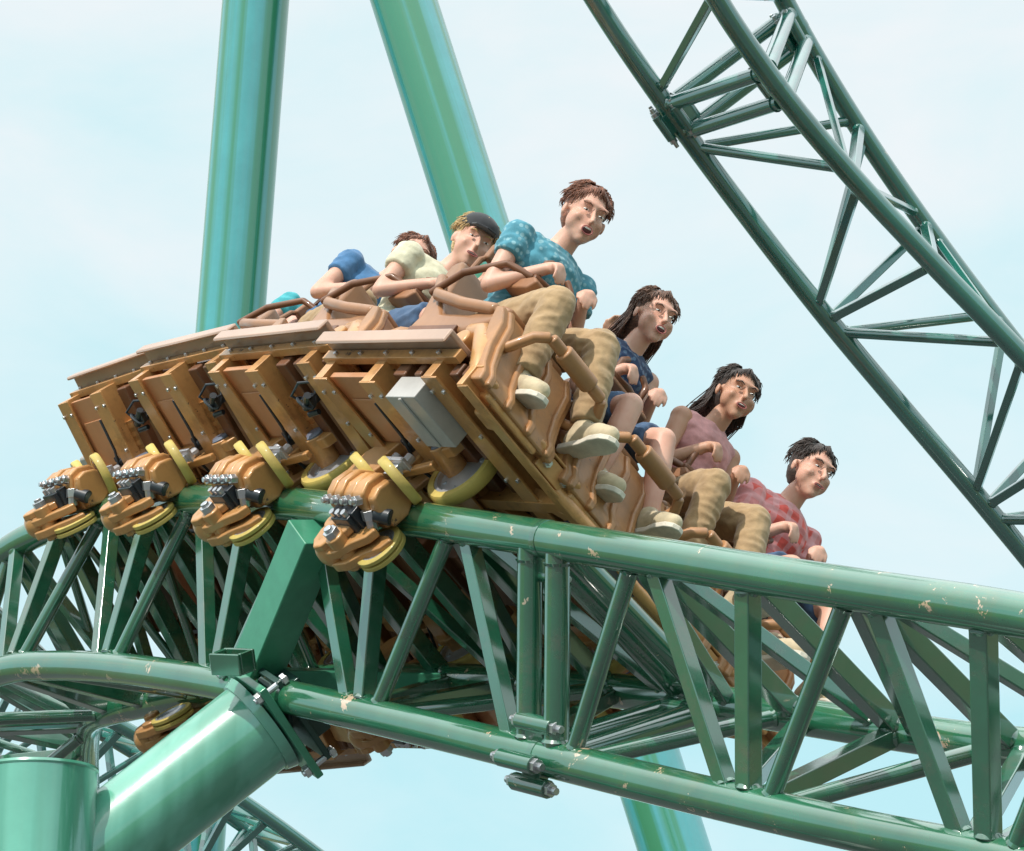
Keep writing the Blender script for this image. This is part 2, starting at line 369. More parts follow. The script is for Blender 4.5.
def bracket_and_column():
    ct = Vector(COLUMN_TOP); st = Vector(STRUT_TOP); sf = Vector(STRUT_FOOT)
    o = empty('support_column', at((ct.x, ct.y, 0))); tag(o, 'thick light green column with an inclined strut bolted under the foreground track', 'support column')
    m = MB(); m.cyl((ct.x, ct.y, .1), ct-Vector((0, 0, .012)), .25, 64); m.lathe(ct, (0, 0, 1), [(.0, -.02), (.252, -.02), (.256, -.012), (.252, 0), (0, .002)], 64)
    child_world(m.build('column_tube', M['column']), o)
    m = MB(); m.cyl((ct.x, ct.y, -.3), (ct.x, ct.y, .12), .6, 32); child_world(m.build('footing', M['concrete'], bevel=.03), o)
    d = (st-sf).normalized()
    m = MB(); m.cyl(sf-d*.15, st, .222, 56); child_world(m.build('inclined_strut', M['column']), o)
    m = MB(); m.lathe(st-d*.03, d, [(.2, -.02), (.235, -.018), (.25, .03), (.2, .03)], 56); child_world(m.build('weld_collar', M['column']), o)
    # end plate, saddle block and bolts
    c5, c6 = C[14], C[15]; ts = (c6-c5).normalized()
    x = ts - d*ts.dot(d); x.normalize(); y = d.cross(x); R = Matrix((x, y, d)).transposed()
    pl = st+d*.03
    m = MB(); m.box(pl, (.56, .52, .036), R); child_world(m.build('end_plate', M['flange'], bevel=.006), o)
    spn = C[14]*.55+C[15]*.45
    m = MB(); m.box(pl+d*.085, (.50, .46, .03), R); m.box(pl+d*.14+x*.0, (.34, .3, .09), R)
    for s in (-1, 1): m.bar(pl+d*.05+x*s*.16, spn+x*s*.16, .03, .34, y)
    child_world(m.build('saddle_block', M['dark'], bevel=.006), o)
    m = MB()
    for sx in (-1, 1):
        for sy in (-1, 1):
            p = pl+x*sx*.235+y*sy*.215
            m = MB(); m.cyl(p-d*.045, p-d*.018, .03, 6); m.cyl(p-d*.055, p+d*.13, .015, 10); m.cyl(p+d*.1, p+d*.125, .03, 6)
            child_world(m.build('plate_bolt', M['bolt'], bevel=.003), o)
    # hollow box stub on top of the bracket
    sb = Vector(STUB); Rs = Matrix((x, y, d)).transposed(); m = MB()
    w, h, t, L = .17, .12, .018, .10
    # open tube made of four walls and a recessed floor
    ax = (-y*.3+Vector((0, -.35, .9))).normalized(); bx_ = (x*.8+Vector((.5, 0, .3))); bx_ = (bx_-ax*bx_.dot(ax)).normalized(); cx_ = ax.cross(bx_); R2 = Matrix((bx_, cx_, ax)).transposed()
    for s in (-1, 1):
        m.box(sb+R2 @ Vector((0, s*(h/2-t/2), 0)), (w, t, L), R2); m.box(sb+R2 @ Vector((s*(w/2-t/2), 0, 0)), (t, h-2*t-.004, L), R2)
    m.box(sb-ax*.03, (w-2*t-.004, h-2*t-.004, .02), R2)
    child_world(m.build('box_stub', M['brace'], bevel=.006), o)
    # heavy box beams from the bracket to both rails
    up = ((A[15]+B[15])/2-C[15]).normalized()
    m = MB(); m.bar(spn+up*.02, A[15]-up*.15+ts*.20, .18, .18, ts); child_world(m.build('bracket_beam', M['flange'], bevel=.008), o)
    m = MB(); m.bar(spn+up*.02, B[15]-up*.06, .16, .16, ts); child_world(m.build('bracket_beam', M['flange'], bevel=.008), o)
bracket_and_column()

# ---------------------------------------------------------------- coaster cars (x forward, y to the riders' left, z up, origin between the rails)
def frame_at(x):
    i = int(math.floor(x)); t = x-i
    a, b, c = cat(A, i, t), cat(B, i, t), cat(C, i, t)
    y = (b-a).normalized(); z = ((a+b)/2-c); z = (z-y*z.dot(y)).normalized(); xx = y.cross(z)
    R = Matrix((xx, y, z)).transposed().to_4x4(); R.translation = (a+b)/2
    return R

def wheel(name, c, axis, r, w, parent, twin=False):
    m = MB(); c = Vector(c); ax = Vector(axis).normalized()
    offs = (-w*.56, w*.56) if twin else (0,)
    ww = w*.9 if twin else w
    for o_ in offs:
        m.cur = 0
        m.lathe(c+ax*o_, ax, [(r*.78, -ww/2), (r*.95, -ww/2), (r, -ww*.32), (r, ww*.32), (r*.95, ww/2), (r*.78, ww/2)], 40)
        m.cur = 1
        m.lathe(c+ax*o_, ax, [(.0, -ww*.2), (r*.3, -ww*.2), (r*.42, -ww*.12), (r*.66, -ww*.12), (r*.7, -ww*.42), (r*.785, -ww*.42), (r*.785, ww*.42), (r*.7, ww*.42), (r*.66, ww*.12), (r*.42, ww*.12), (r*.3, ww*.2), (0, ww*.2)], 40)
        for k in range(6):
            a = 2*PI*k/6; x = ax.orthogonal().normalized(); y = ax.cross(x); p = c+ax*o_+(x*math.cos(a)+y*math.sin(a))*r*.54
            m.cyl(p-ax*ww*.22, p+ax*ww*.22, r*.06, 8)
    return m.build(name, [M['yellow'], M['rim']], parent, sharp=40)

def carrier(side, parent):
    """wheel carrier on one rail: arm with load wheel on top, ribbed shell with side wheels outboard, fork with upstop wheel below"""
    s = side; y0 = s*.55
    m = MB()
    q = -.13                     # arm and load wheel sit towards the middle of the car
    prof = [(-.16, .06), (-.13, .19), (.00, .31), (.14, .395), (.27, .405), (.35, .365), (.42, .33), (.44, .28), (.42, .225), (.34, .20), (.27, .235), (.17, .30), (.07, .27), (.03, .18), (.06, .12), (.02, .05)]
    m.prism([(p*1.12-.01, q_*1.08+.02) for p, q_ in prof], (1, 0, 0), (0, 0, 1), (0, 1, 0), (q, y0+s*.13, 0), .055)
    m.prism([(p*.94+.01, q_*.94+.01) for p, q_ in prof], (1, 0, 0), (0, 0, 1), (0, 1, 0), (q, y0-s*.06, 0), .03)
    m.cyl((.12+q, y0+s*.165, .37), (.12+q, y0-s*.09, .34), .05, 20)
    m.cyl((.37+q, y0+s*.165, .285), (.37+q, y0-s*.08, .262), .055, 22)
    m.bar((.06+q, y0+s*.12, .10), (.38+q, y0+s*.115, .20), .035, .04, (0, 1, 0))
    m.bar((.20+q, y0+s*.11, .14), (.22+q, y0+s*.11, .31), .03, .03, (0, 1, 0))
    car = m.build('wheel_carrier', M['gold'], parent, bevel=.009)
    # ribbed outboard shell
    m = MB(); yo = y0+s*.165
    XS = (-.055, .02, .095, .17); sz = -.075
    outl = [(-.10, -.06), (-.115, .04), (-.085, .10), (-.02, .135), (.05, .13), (.105, .085), (.125, .01), (.11, -.05), (.05, -.075)]
    for k, xx in enumerate(XS):
        sc_ = 1+.05*math.sin(k*1.9); m.prism([(p*sc_, q_*sc_) for p, q_ in outl], (0, s, 0), (0, 0, 1), (1, 0, 0), (xx, yo, sz), .058)
    m.prism([(p*.93, q_*.93) for p, q_ in outl], (0, s, 0), (0, 0, 1), (1, 0, 0), (.057, yo, sz), .27)
    m.prism([(p*.8-.01, q_*.85) for p, q_ in outl], (0, s, 0), (0, 0, 1), (1, 0, 0), (.225, yo, sz), .06)
    m.build('carrier_shell', M['gold'], car, bevel=.014)
    for k, xx in enumerate(XS):
        b = MB(); p = Vector((xx, yo+s*.085, sz-.062)); d = Vector((0, s*.55, -.8)).normalized()
        b.cyl(p-d*.02, p+d*.026, .024, 6); b.cyl(p+d*.024, p+d*.045, .013, 10); b.build('shell_bolt', M['bolt'], car, bevel=.003)
    m = MB(); m.box((.06, yo+s*.0, sz-.095), (.17, .12, .05)); m.box((.06, yo+s*.0, sz-.13), (.13, .10, .03)); m.cyl((.20, yo, sz-.06), (.26, yo-s*.04, sz-.04), .036, 14)
    m.build('coupling_block', M['black'], car, bevel=.006)
    for xx in (.015, .06, .105):
        b = MB(); b.cyl((xx, yo+s*.045, sz-.12), (xx, yo+s*.078, sz-.125), .015, 8); b.build('coupling_bolt', M['bolt'], car)
    # lower fork
    m = MB(); zf = -.045; fx = .08; fy = y0-s*.075
    fk = [(-.16, -.13), (-.19, -.19), (-.17, -.26), (-.09, -.31), (.0, -.295), (.07, -.235), (.16, -.19), (.19, -.14), (.15, -.12), (-.08, -.12)]
    m.prism(fk, (1, 0, 0), (0, 0, 1), (0, 1, 0), (fx, fy+s*.12, zf), .05)
    m.prism([(p*.85-.02, q_*.95-.01) for p, q_ in fk], (1, 0, 0), (0, 0, 1), (0, 1, 0), (fx, fy+s*.185, zf), .045)
    m.prism([(p*.55-.075, q_*.88-.035) for p, q_ in fk], (1, 0, 0), (0, 0, 1), (0, 1, 0), (fx, fy+s*.23, zf), .04)
    m.cyl((fx-.13, fy+s*.26, -.155+zf), (fx-.13, fy+s*.06, -.155+zf), .045, 18)
    m.ell((fx-.12, fy+s*.17, -.24+zf), (.085, .085, .075)); m.cyl((fx-.03, fy+s*.255, -.235+zf), (fx-.03, fy+s*.07, -.235+zf), .046, 18)
    m.build('lower_fork', M['gold'], car, bevel=.011)
    b = MB(); b.cyl((fx-.03, fy+s*.25, -.235+zf), (fx-.03, fy+s*.285, -.235+zf), .036, 6); b.cyl((fx-.03, fy+s*.28, -.235+zf), (fx-.03, fy+s*.30, -.235+zf), .02, 10); b.build('fork_bolt', M['bolt'], car, bevel=.003)
    b = MB(); b.cyl((.17, fy+s*.19, -.17), (.18, fy+s*.26, -.14), .026, 10); b.cyl((.18, fy+s*.23, -.155), (.182, fy+s*.27, -.137), .036, 6); b.build('fork_bolt', M['bolt'], car, bevel=.002)
    wheel('load_wheel', (.43+q, y0+s*.01, .2575), (0, 1, 0), .18, .062, car)
    wheel('side_wheel', (-.06, y0+s*(.0775+.10), .075), (.42, 0, 1), .115, .045, car)
    wheel('side_wheel', (.215, y0+s*(.0775+.105), .045), (.42, 0, 1), .125, .045, car)
    wheel('upstop_wheel', (.16, y0+s*.02, -.0775-.125), (0, 1, 0), .115, .026, car, twin=True)
    for p, r in (((.37+q, y0+s*.168, .285), .048), ((.12+q, y0+s*.168, .38), .04)):
        b = MB(); b.lathe(p, (0, s, 0), [(0, -.01), (r, -.01), (r, .006), (r*.7, .014), (0, .014)], 20); b.build('hub_cap', M['hub'], car)
    b = MB(); b.tube([(.17+q, y0+s*.165, .25), (.20+q, y0+s*.17, .30), (.28+q, y0+s*.165, .345), (.38+q, y0+s*.14, .365)], [.03, .036, .038, .03], 14); b.cyl((.18+q, y0+s*.19, .25), (.18+q, y0+s*.215, .25), .014, 8)
    b.build('damper', M['black'], car)
    b = MB(); b.box((.06, y0+s*.16, .155), (.15, .08, .02)); b.cyl((.01, y0+s*.16, .155), (.01, y0+s*.16, .205), .024, 10); b.cyl((.11, y0+s*.16, .155), (.11, y0+s*.16, .205), .024, 10); b.box((.06, y0+s*.15, .10), (.06, .05, .10))
    b.build('top_bracket', M['rim'], car, bevel=.004)
    return car

YS = (-.87, -.29, .29, .87)
def seat(y, parent):
    m = MB()
    X0 = -.10
    pr = [(.12, .70), (.10, .62), (.55, .60), (.74, .66), (.78, .74), (.70, .76), (.5, .71), (.28, .72), (.20, .80), (.14, 1.00), (.10, 1.06), (.03, 1.03), (.04, .90)]
    m.prism(pr, (1, 0, 0), (0, 0, 1), (0, 1, 0), (X0, y, 0), .40)
    for s in (-1, 1):
        m.tube([(X0+.06, y+s*.20, .94), (X0+.20, y+s*.225, .80), (X0+.45, y+s*.225, .74), (X0+.70, y+s*.20, .72)], .028, 12)
    st = m.build('seat', M['seat'], parent, bevel=.03)
    m = MB()
    for s in (-1, 1): m.tube([(X0+.06, y+s*.12, .98), (X0+.02, y+s*.10, 1.16), (X0+.02, y+s*.06, 1.22)], .014, 10)
    m.box((X0+.03, y, 1.22), (.045, .20, .09)); m.build('headrest', M['pad'], st, bevel=.02)
    m = MB(); m.box((X0+.50, y+.17, .80), (.14, .035, .012)); m.box((X0+.58, y+.17, .80), (.05, .045, .022)); m.build('belt_buckle', M['black'], st, bevel=.004)
    # lap restraint: pivot arms, cross bar and thigh pad
    m = MB()
    for s in (-1, 1):
        m.tube([(X0+.14, y+s*.235, .80), (X0+.28, y+s*.24, .92), (X0+.48, y+s*.20, 1.01), (X0+.56, y+s*.10, 1.02)], .017, 12)
    m.tube([(X0+.56, y-.11, 1.02), (X0+.58, y, 1.03), (X0+.56, y+.11, 1.02)], .022, 12)
    for s in (-1, 1): m.tube([(X0+.56, y+s*.09, 1.02), (X0+.55, y+s*.09, 1.12), (X0+.52, y+s*.05, 1.16)], .016, 12)
    m.cur = 1
    m.prism([(.44, .94), (.62, .93), (.66, .97), (.62, 1.0), (.47, .99)], (1, 0, 0), (0, 0, 1), (0, 1, 0), (X0, y, 0), .26)
    m.build('lap_restraint', [M['golddark'], M['pad']], st, bevel=.012)
    # shin guard
    m = MB(); m.prism([(.70, .66), (.78, .66), (.90, .34), (.98, .30), (.97, .25), (.82, .27)], (1, 0, 0), (0, 0, 1), (0, 1, 0), (X0, y, 0), .11)
    m.prism([(.80, .30), (1.06, .24), (1.06, .275), (.84, .36)], (1, 0, 0), (0, 0, 1), (0, 1, 0), (X0, y, 0), .34)
    for s in (-1, 1):
        m.tube([(.52, y+s*.19, .60), (.66, y+s*.21, .57), (.78, y+s*.22, .46), (.86, y+s*.21, .34), (.96, y+s*.16, .29)], [.035, .045, .05, .045, .03], 14)
        m.cyl((.60, y+s*.10, .50), (.60, y+s*.26, .50), .05, 18); m.bar((.55, y+s*.13, .60), (.45, y+s*.13, .45), .03, .05, (0, 1, 0))
    m.prism([(.50, .62), (.64, .62), (.72, .50), (.70, .36), (.60, .34), (.62, .48)], (1, 0, 0), (0, 0, 1), (0, 1, 0), (0, y, 0), .36)
    m.build('shin_guard', M['gold'], st, bevel=.014)
    m = MB()
    # moulded valance behind the legs with ribs, and a short padded bar over the shins
    vp = [(.66, .70), (.72, .69), (.80, .60), (.84, .48), (.90, .38), (.96, .32), (.97, .27), (.90, .27), (.80, .36), (.76, .50), (.70, .60)]
    m.prism(vp, (1, 0, 0), (0, 0, 1), (0, 1, 0), (0, y, 0), .50)
    for q in (-.2, -.07, .07, .2): m.prism([(p+.022, z_) for p, z_ in vp], (1, 0, 0), (0, 0, 1), (0, 1, 0), (0, y+q, 0), .035)
    m.cyl((.965, y-.11, .64), (.965, y+.25, .64), .026, 16)
    m.tube([(.965, y-.03, .64), (.965, y+.17, .64)], .042, 18)
    for s in (-1, 1): m.tube([(.965, y+.07+s*.18, .64), (.93, y+.07+s*.225, .60), (.84, y+.06+s*.235, .52), (.74, y+s*.24, .52)], .024, 12)
    m.build('shin_restraint', M['shin'], st, bevel=.012)

HW = 1.13
def make_car():
    r = empty('coaster_car', Matrix.Identity(4))
    m = MB()
    for xx, wd, h, zc in ((-.235, .06, .14, .33), (.165, .07, .15, .315), (.60, .06, .12, .33)):
        m.box((xx, 0, zc), (wd, HW*2, h))
        for z_ in (-1, 1): m.box((xx+.014, 0, zc+z_*h/2), (wd+.05, HW*2-.004, .012))
    for yy in (-.36, .36): m.box((.30, yy, .31), (1.14, .06, .10))
    for s in (-1, 1):
        m.box((.22, s*(HW+.0), .385), (1.03, .04, .05))
        m.bar((.20, s*.40, .30), (.58, s*.08, .28), .05, .05); m.bar((.58, s*.42, .30), (.80, s*.30, .28), .05, .05)
        m.tube([(.60, s*.98, .38), (.5, s*.8, .55), (.34, s*.62, .66)], .02, 10)
    m.cur = 1
    for xx, zz in ((-.235, .262), (.165, .24), (.60, .27)):
        for k in range(9):
            for dx in (-.038, .045):
                if k % 2 == 0 or dx > 0: m.cyl((xx+dx+.01, -HW+.08+k*(2*HW-.16)/8, zz-.002), (xx+dx+.01, -HW+.08+k*(2*HW-.16)/8, zz-.018), .011, 6)
    for s in (-1, 1):
        for k in range(5): m.cyl((-.2+k*.2, s*(HW+.018), .385), (-.2+k*.2, s*(HW+.034), .385), .012, 6)
        m.cur = 2
        m.tube([(-.25, s*.30, .24), (0, s*.27, .22), (.3, s*.30, .23), (.6, s*.26, .22), (.86, s*.30, .26)], .012, 8)
        m.tube([(.10, s*.42, .25), (.05, s*.62, .22), (.09, s*.8, .24), (.06, s*.98, .26)], .008, 8)
        m.cur = 1
    m.build('chassis_frame', [M['gold'], M['bolt'], M['black']], r, bevel=.006)
    m = MB(); m.box((.27, 0, .19), (.9, .30, .15)); m.box((.15, 0, .10), (.35, .2, .05))
    for k in range(6): m.box((-.12+k*.16, 0, .10), (.03, .40, .045))
    for xx, wd in ((.31, .09), (.45, .05), (.715, .06), (.80, .05)): m.box((xx, 0, .345), (wd, HW*2-.06, .07))
    m.build('centre_spine', M['golddark'], r, bevel=.01)
    for s in (-1, 1):
        m = MB(); m.cyl((.20, s*.34, .40), (.20, s*.92, .37), .060, 28)
        for q in (.74, .79, .84, .89): m.lathe((.20, s*q, .38), (0, s, 0), [(.05, -.012), (.070, -.012), (.070, .012), (.05, .012)], 28)
        m.build('axle_tube', M['gold'], r)
        m = MB()
        arc = [(-.03+.16*math.cos(t), s*(.66-.12*math.sin(t))) for t in [PI*k/8 for k in range(9)]]
        m.prism([(-.19, s*(HW-.02)), (.13, s*(HW-.02)), (.13, s*.66)]+arc+[(-.19, s*.66)], (1, 0, 0), (0, 1, 0), (0, 0, 1), (0, 0, .30), .03)
        m.prism([(-.15, s*(HW-.15)), (.09, s*(HW-.15)), (.09, s*.72), (-.15, s*.72)], (1, 0, 0), (0, 1, 0), (0, 0, 1), (0, 0, .281), .008)
        m.build('floor_panel', M['panel'], r, bevel=.006)
        m = MB(); m.box((.22, s*(HW+.03), .43), (1.0, .14, .03)); m.box((.22, s*(HW+.095), .41), (1.0, .02, .07))
        m.build('side_ledge', M['ledge'], r, bevel=.012)
        m = MB(); m.tube([(.46+.05*math.cos(a*PI/8), s*(.93+.03*math.sin(a*PI/4)), .27+.05*math.sin(a*PI/8)) for a in range(16)], .008, 8, closed=True)
        m.box((.47, s*.93, .26), (.09, .04, .05)); m.cyl((.43, s*.90, .24), (.52, s*.97, .24), .018, 10); m.cyl((.5, s*.87, .25), (.44, s*.87, .23), .014, 10); m.tube([(.42, s*.92, .25), (.40, s*.98, .23), (.45, s*1.02, .27), (.53, s*1.0, .30)], .007, 8)
        m.build('cable_loop', M['black'], r)
        m = MB(); m.box((.55, s*.5, .34), (.09, .55, .03)); m.build('recess_plate', M['black'], r)
    m = MB()
    for yy in (-.6, .6): m.box((.27, yy, .50), (.8, .10, .12))
    m.box((.27, 0, .44), (1.08, HW*2-.10, .03)); m.box((.22, 0, .58), (.36, HW*2-.1, .10))
    m.build('floor_deck', M['golddark'], r, bevel=.006)
    for s in (-1, 1): carrier(s, r)
    for y in YS: seat(y, r)
    return r

def dup(root, mat):
    r = root.copy(); COL.objects.link(r); r.matrix_world = mat
    def rec(src, par):
        for ch in src.children:
            c = ch.copy(); COL.objects.link(c); c.parent = par; rec(ch, c)
    rec(root, r); return r

ROWS = (16.15, 14.3, 12.45, 10.65)
car0 = make_car()
cars = []
CL = ['front gold coaster car with four riders and nothing ahead of it',
      'gold coaster car directly behind the front one, second in the train',
      'gold coaster car third in the train, between the second car and the rearmost one',
      'rearmost gold coaster car, at the far left end of the train, with grey tail box']
for k, x in enumerate(ROWS):
    Mx = frame_at(x)
    c = car0 if k == 0 else dup(car0, Mx)
    cars.append((c, Mx))
for k, (c, Mx) in enumerate(cars):
    c.matrix_world = Mx
    tag(c, CL[k], 'roller coaster car', 'coupled cars of the gold coaster train')
# front car extras: bumper plate, grey equipment box, front beam brackets
c = cars[0][0]
m = MB(); m.prism([(-.17, .0), (-.09, .12), (.09, .12), (.17, 0), (.10, -.06), (-.10, -.06)], (0, 1, 0), (0, 0, 1), (1, 0, 0), (1.02, -.10, .18), .05); m.cyl((1.03, -.10, .20), (1.06, -.10, .20), .02, 8)
m.build('bumper_plate', M['black'], c, bevel=.01)
m = MB(); m.box((.44, -.94, .25), (.22, .30, .12)); m.box((.44, -.94, .186), (.02, .29, .012)); m.build('equipment_box', M['grey'], c, bevel=.012)
m = MB(); m.box((.88, 0, .28), (.04, HW*2, .11)); m.box((.90, 0, .335), (.07, HW*2-.01, .012)); m.box((.90, 0, .225), (.07, HW*2-.01, .012))
m.tube([(.90, -.5, .25), (1.02, -.3, .20), (1.05, .0, .17), (1.02, .3, .20), (.90, .5, .25)], .026, 12)
m.build('front_frame', M['gold'], c, bevel=.008)
for yy in (-.62, -.5, .5, .62, -1.0, 1.0):
    b = MB(); b.cyl((.90, yy, .28), (.945, yy, .28), .020, 6); b.cyl((.94, yy, .28), (.96, yy, .28), .011, 8); b.build('frame_bolt', M['bolt'], c)
for yy in (-.56, .56): m = MB(); m.box((.915, yy, .28), (.03, .2, .085)); m.build('splice_plate', M['gold'], c, bevel=.006)
c = cars[3][0]
m = MB(); m.box((-.36, 0, .50), (.20, 2.0, .26)); m.box((-.36, 0, .35), (.24, 1.6, .05)); m.build('tail_box', M['grey'], c, bevel=.02)
for s in (-1, 1):
    m = MB(); m.box((-.36, s*1.015, .50), (.14, .03, .18)); m.build('tail_side_plate', M['black'], c, bevel=.01)

# ---------------------------------------------------------------- riders
SK = {'pale': skin('pale_skin', (.66, .39, .29)), 'tan': skin('tanned_skin', (.52, .29, .19)), 'brown': skin('brown_skin', (.30, .15, .09))}
HC = {'dark': cloth('dark_brown_hair', (.035, .02, .015), .55, kind='hair'), 'brown': cloth('brown_hair', (.13, .06, .035), .55, kind='hair'), 'red': cloth('auburn_hair', (.20, .07, .035), .55, kind='hair'),
      'blond': cloth('blond_hair', (.50, .33, .14), .55, kind='hair'), 'black': cloth('black_hair', (.012, .012, .016), .5, kind='hair')}
CC = {'teal': cloth('teal_print_shirt', (.07, .26, .34), kind='print', col2=(.22, .42, .48)), 'navy': cloth('navy_top', (.025, .05, .12), kind='print', col2=(.10, .16, .26)),
      'pink': cloth('pink_top', (.62, .30, .30)), 'plaid': cloth('red_plaid_shirt', (.70, .10, .08), kind='plaid', col2=(.72, .40, .42)),
      'blue': cloth('blue_shirt', (.06, .17, .34)), 'cream': cloth('cream_shirt', (.62, .58, .42)), 'white': cloth('white_shirt', (.72, .72, .72)),
      'aqua': cloth('aqua_shirt', (.04, .33, .37)), 'grey': cloth('grey_shirt', (.25, .27, .29)), 'yellow': cloth('yellow_shirt', (.62, .50, .12)),
      'denim': cloth('denim_shorts', (.05, .10, .19)), 'khaki': cloth('khaki_shorts', (.38, .25, .13)), 'blackcloth': cloth('black_shorts', (.03, .03, .035)),
      'shoe': cloth('cream_canvas_shoe', (.52, .42, .27), .7), 'sole': cloth('white_shoe_sole', (.62, .56, .46), .6), 'darkshoe': cloth('brown_shoe', (.20, .10, .06), .6)}

LONG = (11, 13, 0, 3)      # riders in long trousers
def wrinkle(o, seed, amp):
    me = o.data; off = Vector((seed*3.1, seed*1.7, 0)); ns = [v.normal.copy() for v in me.vertices]
    for v, n_ in zip(me.vertices, ns):
        p = v.co; q = Vector((p.x*9+p.z*7, p.y*7, p.z*17-p.x*10))+off
        k = 1-abs(noise.noise(q))*2.2; v.co = p+n_*amp*(k*.6+.5*noise.noise(q*2.3)-.1)
    return o

def person(P, skn, hairc, hairstyle, top, bottom, shoe, arms, yaw, roll, seed, label, vox, female=False, sleeves=True, cap=None, kick=0.0):
    rnd = random.Random(seed)
    V = Vector
    rt = P  # world matrix of the hips
    hip = [V((.0, s*.085, .02)) for s in (-1, 1)]
    pel = V((-.02, 0, .05)); wst = V((-.05, 0, .19)); chs = V((-.045, 0, .34)); nb = V((-.025, 0, .45)); nt_ = V((.0, 0, .53))
    hd = V((.025, 0, .625))
    shw = .165 if female else .185
    sh = [V((-.035, s*shw, .405)) for s in (-1, 1)]
    knee = [V((.40+rnd.uniform(-.02, .03), s*(.115+rnd.uniform(-.02, .05)), .07+rnd.uniform(-.02, .03))) for s in (-1, 1)]
    ank = [k+V((.13+kick+rnd.uniform(-.10, .07), s*rnd.uniform(-.01, .04), -.375+kick*.3)) for k, s in zip(knee, (-1, 1))]
    foot = [a+V((.10, s*.015, -.02+kick*.4)) for a, s in zip(ank, (-1, 1))]
    if arms == 'bar': el = [V((.03, s*(shw+.035), .155)) for s in (-1, 1)]; hn = [V((.16, s*.10, .30)) for s in (-1, 1)]
    elif arms == 'up': el = [V((.10, s*(shw+.09), .63)) for s in (-1, 1)]; hn = [V((.16, s*(shw+.05), .87)) for s in (-1, 1)]
    else: # one up
        el = [V((.03, -(shw+.035), .155)), V((.10, shw+.12, .60))]; hn = [V((.16, -.10, .30)), V((.15, shw+.10, .84))]
    el = [e+V((rnd.uniform(-.02, .02), rnd.uniform(-.01, .02), rnd.uniform(-.02, .02))) for e in el]
    RH = Matrix.Rotation(yaw, 3, 'Z') @ Matrix.Rotation(roll, 3, 'X') @ Matrix.Rotation(rnd.uniform(-.05, .12), 3, 'Y')
    H = lambda v: hd + RH @ (V(v)*1.14)
    m = MB()
    ch = .95 if female else 1.05
    m.ell(pel, (.115, .165, .12)); m.ell(wst, (.095, .135*ch, .13)); m.ell(chs, (.108*ch, .158*ch, .145)); m.cap(chs+V((0, -.10, .05)), chs+V((0, .10, .05)), .062, .062)
    m.cap(pel, chs, .10, .09)
    for s in (0, 1):
        m.cap(hip[s], knee[s], .085, .056); m.cap(knee[s], knee[s].lerp(ank[s], .35), .054, .056); m.cap(knee[s].lerp(ank[s], .35), ank[s], .055, .035)
        m.cap(ank[s]-V((.01, 0, .02)), foot[s], .034, .03)
        m.cap(sh[s], el[s], .048, .036); m.cap(el[s], hn[s], .036, .025); m.ell(sh[s], (.052,)*3)
        # hand: palm, four fingers, thumb
        d = (hn[s]-el[s]).normalized(); sg = -1 if s == 0 else 1
        side = V((0, 1, 0)) if arms != 'bar' or s == 2 else V((0, 1, 0)); side = (side-d*side.dot(d)).normalized(); nrm = d.cross(side)
        if arms == 'bar' or (arms == 'one' and s == 0): curl = 1.25
        else: curl = .25
        if curl > 1:      # hands closed over the grab bar
            d = V((.93, -sg*.2, -.05)).normalized(); nrm = V((0, 0, -1)); nrm = (nrm-d*nrm.dot(d)).normalized(); side = d.cross(nrm)
        pc = hn[s]+d*.045
        m.cap(hn[s], pc, .024, .028); m.cap(pc-side*.024, pc+side*.024, .016, .016)
        for q, (o_, L) in enumerate(((-.03, .062), (-.01, .074), (.01, .07), (.03, .055))):
            p0 = pc+side*o_+d*.012; dd = d
            for seg in range(3):
                dd = (dd*math.cos(curl*.8)+nrm*math.sin(curl*.8)*(1 if curl > 1 else -sg)).normalized()
                p1 = p0+dd*L*(.42, .33, .25)[seg]; m.cap(p0, p1, .0095-.001*seg, .0088-.001*seg, 8); p0 = p1
        ts_ = (1 if side.y > 0 else -1)*(-sg); t0 = hn[s]+d*.02+side*.022*ts_; t1 = t0+side*ts_*.022+d*.028+(nrm*.02 if curl > 1 else V((0, 0, 0))); t2 = t1+(d*.014+nrm*.02 if curl > 1 else d*.026)
        m.cap(t0, t1, .012, .011, 8); m.cap(t1, t2, .010, .009, 8)
    m.cap(nb, nt_, .056, .05); fw = rnd.uniform(.94, 1.07); fj = rnd.uniform(.9, 1.12)
    # head with face
    m.ell(H((-.012, 0, .03)), (.098, .077, .092), RH); m.ell(H((.022, 0, -.035)), (.066, .060*fw, .078*fj), RH); m.ell(H((.045, 0, -.07)), (.035, .042*fj, .03), RH)
    m.ell(H((.055, 0, -.088)), (.026, .028, .022), RH)
    m.cap(H((.078, 0, .018)), H((.106, 0, -.026)), .009, .0135, 10); m.ell(H((.097, .0, -.03)), (.013, .017, .009), RH)
    m.cap(H((.071, -.045, .036)), H((.071, .045, .036)), .012, .012, 10)
    for s in (-1, 1):
        m.ell(H((.058, s*.04, -.02)), (.022, .022, .02), RH); m.ell(H((-.005, s*.08, -.005)), (.018, .009, .031), RH)
    m.ell(H((.078, 0, -.058)), (.016, .026, .014), RH)
    for s in (-1, 1): m.ell(H((.028, s*.046, -.03)), (.042, .024, .045), RH)
    body = m.build('person', SK[skn], None, remesh=vox, smooth=8)
    body.matrix_world = rt
    tag(body, label, 'person', 'riders seated in the coaster train')
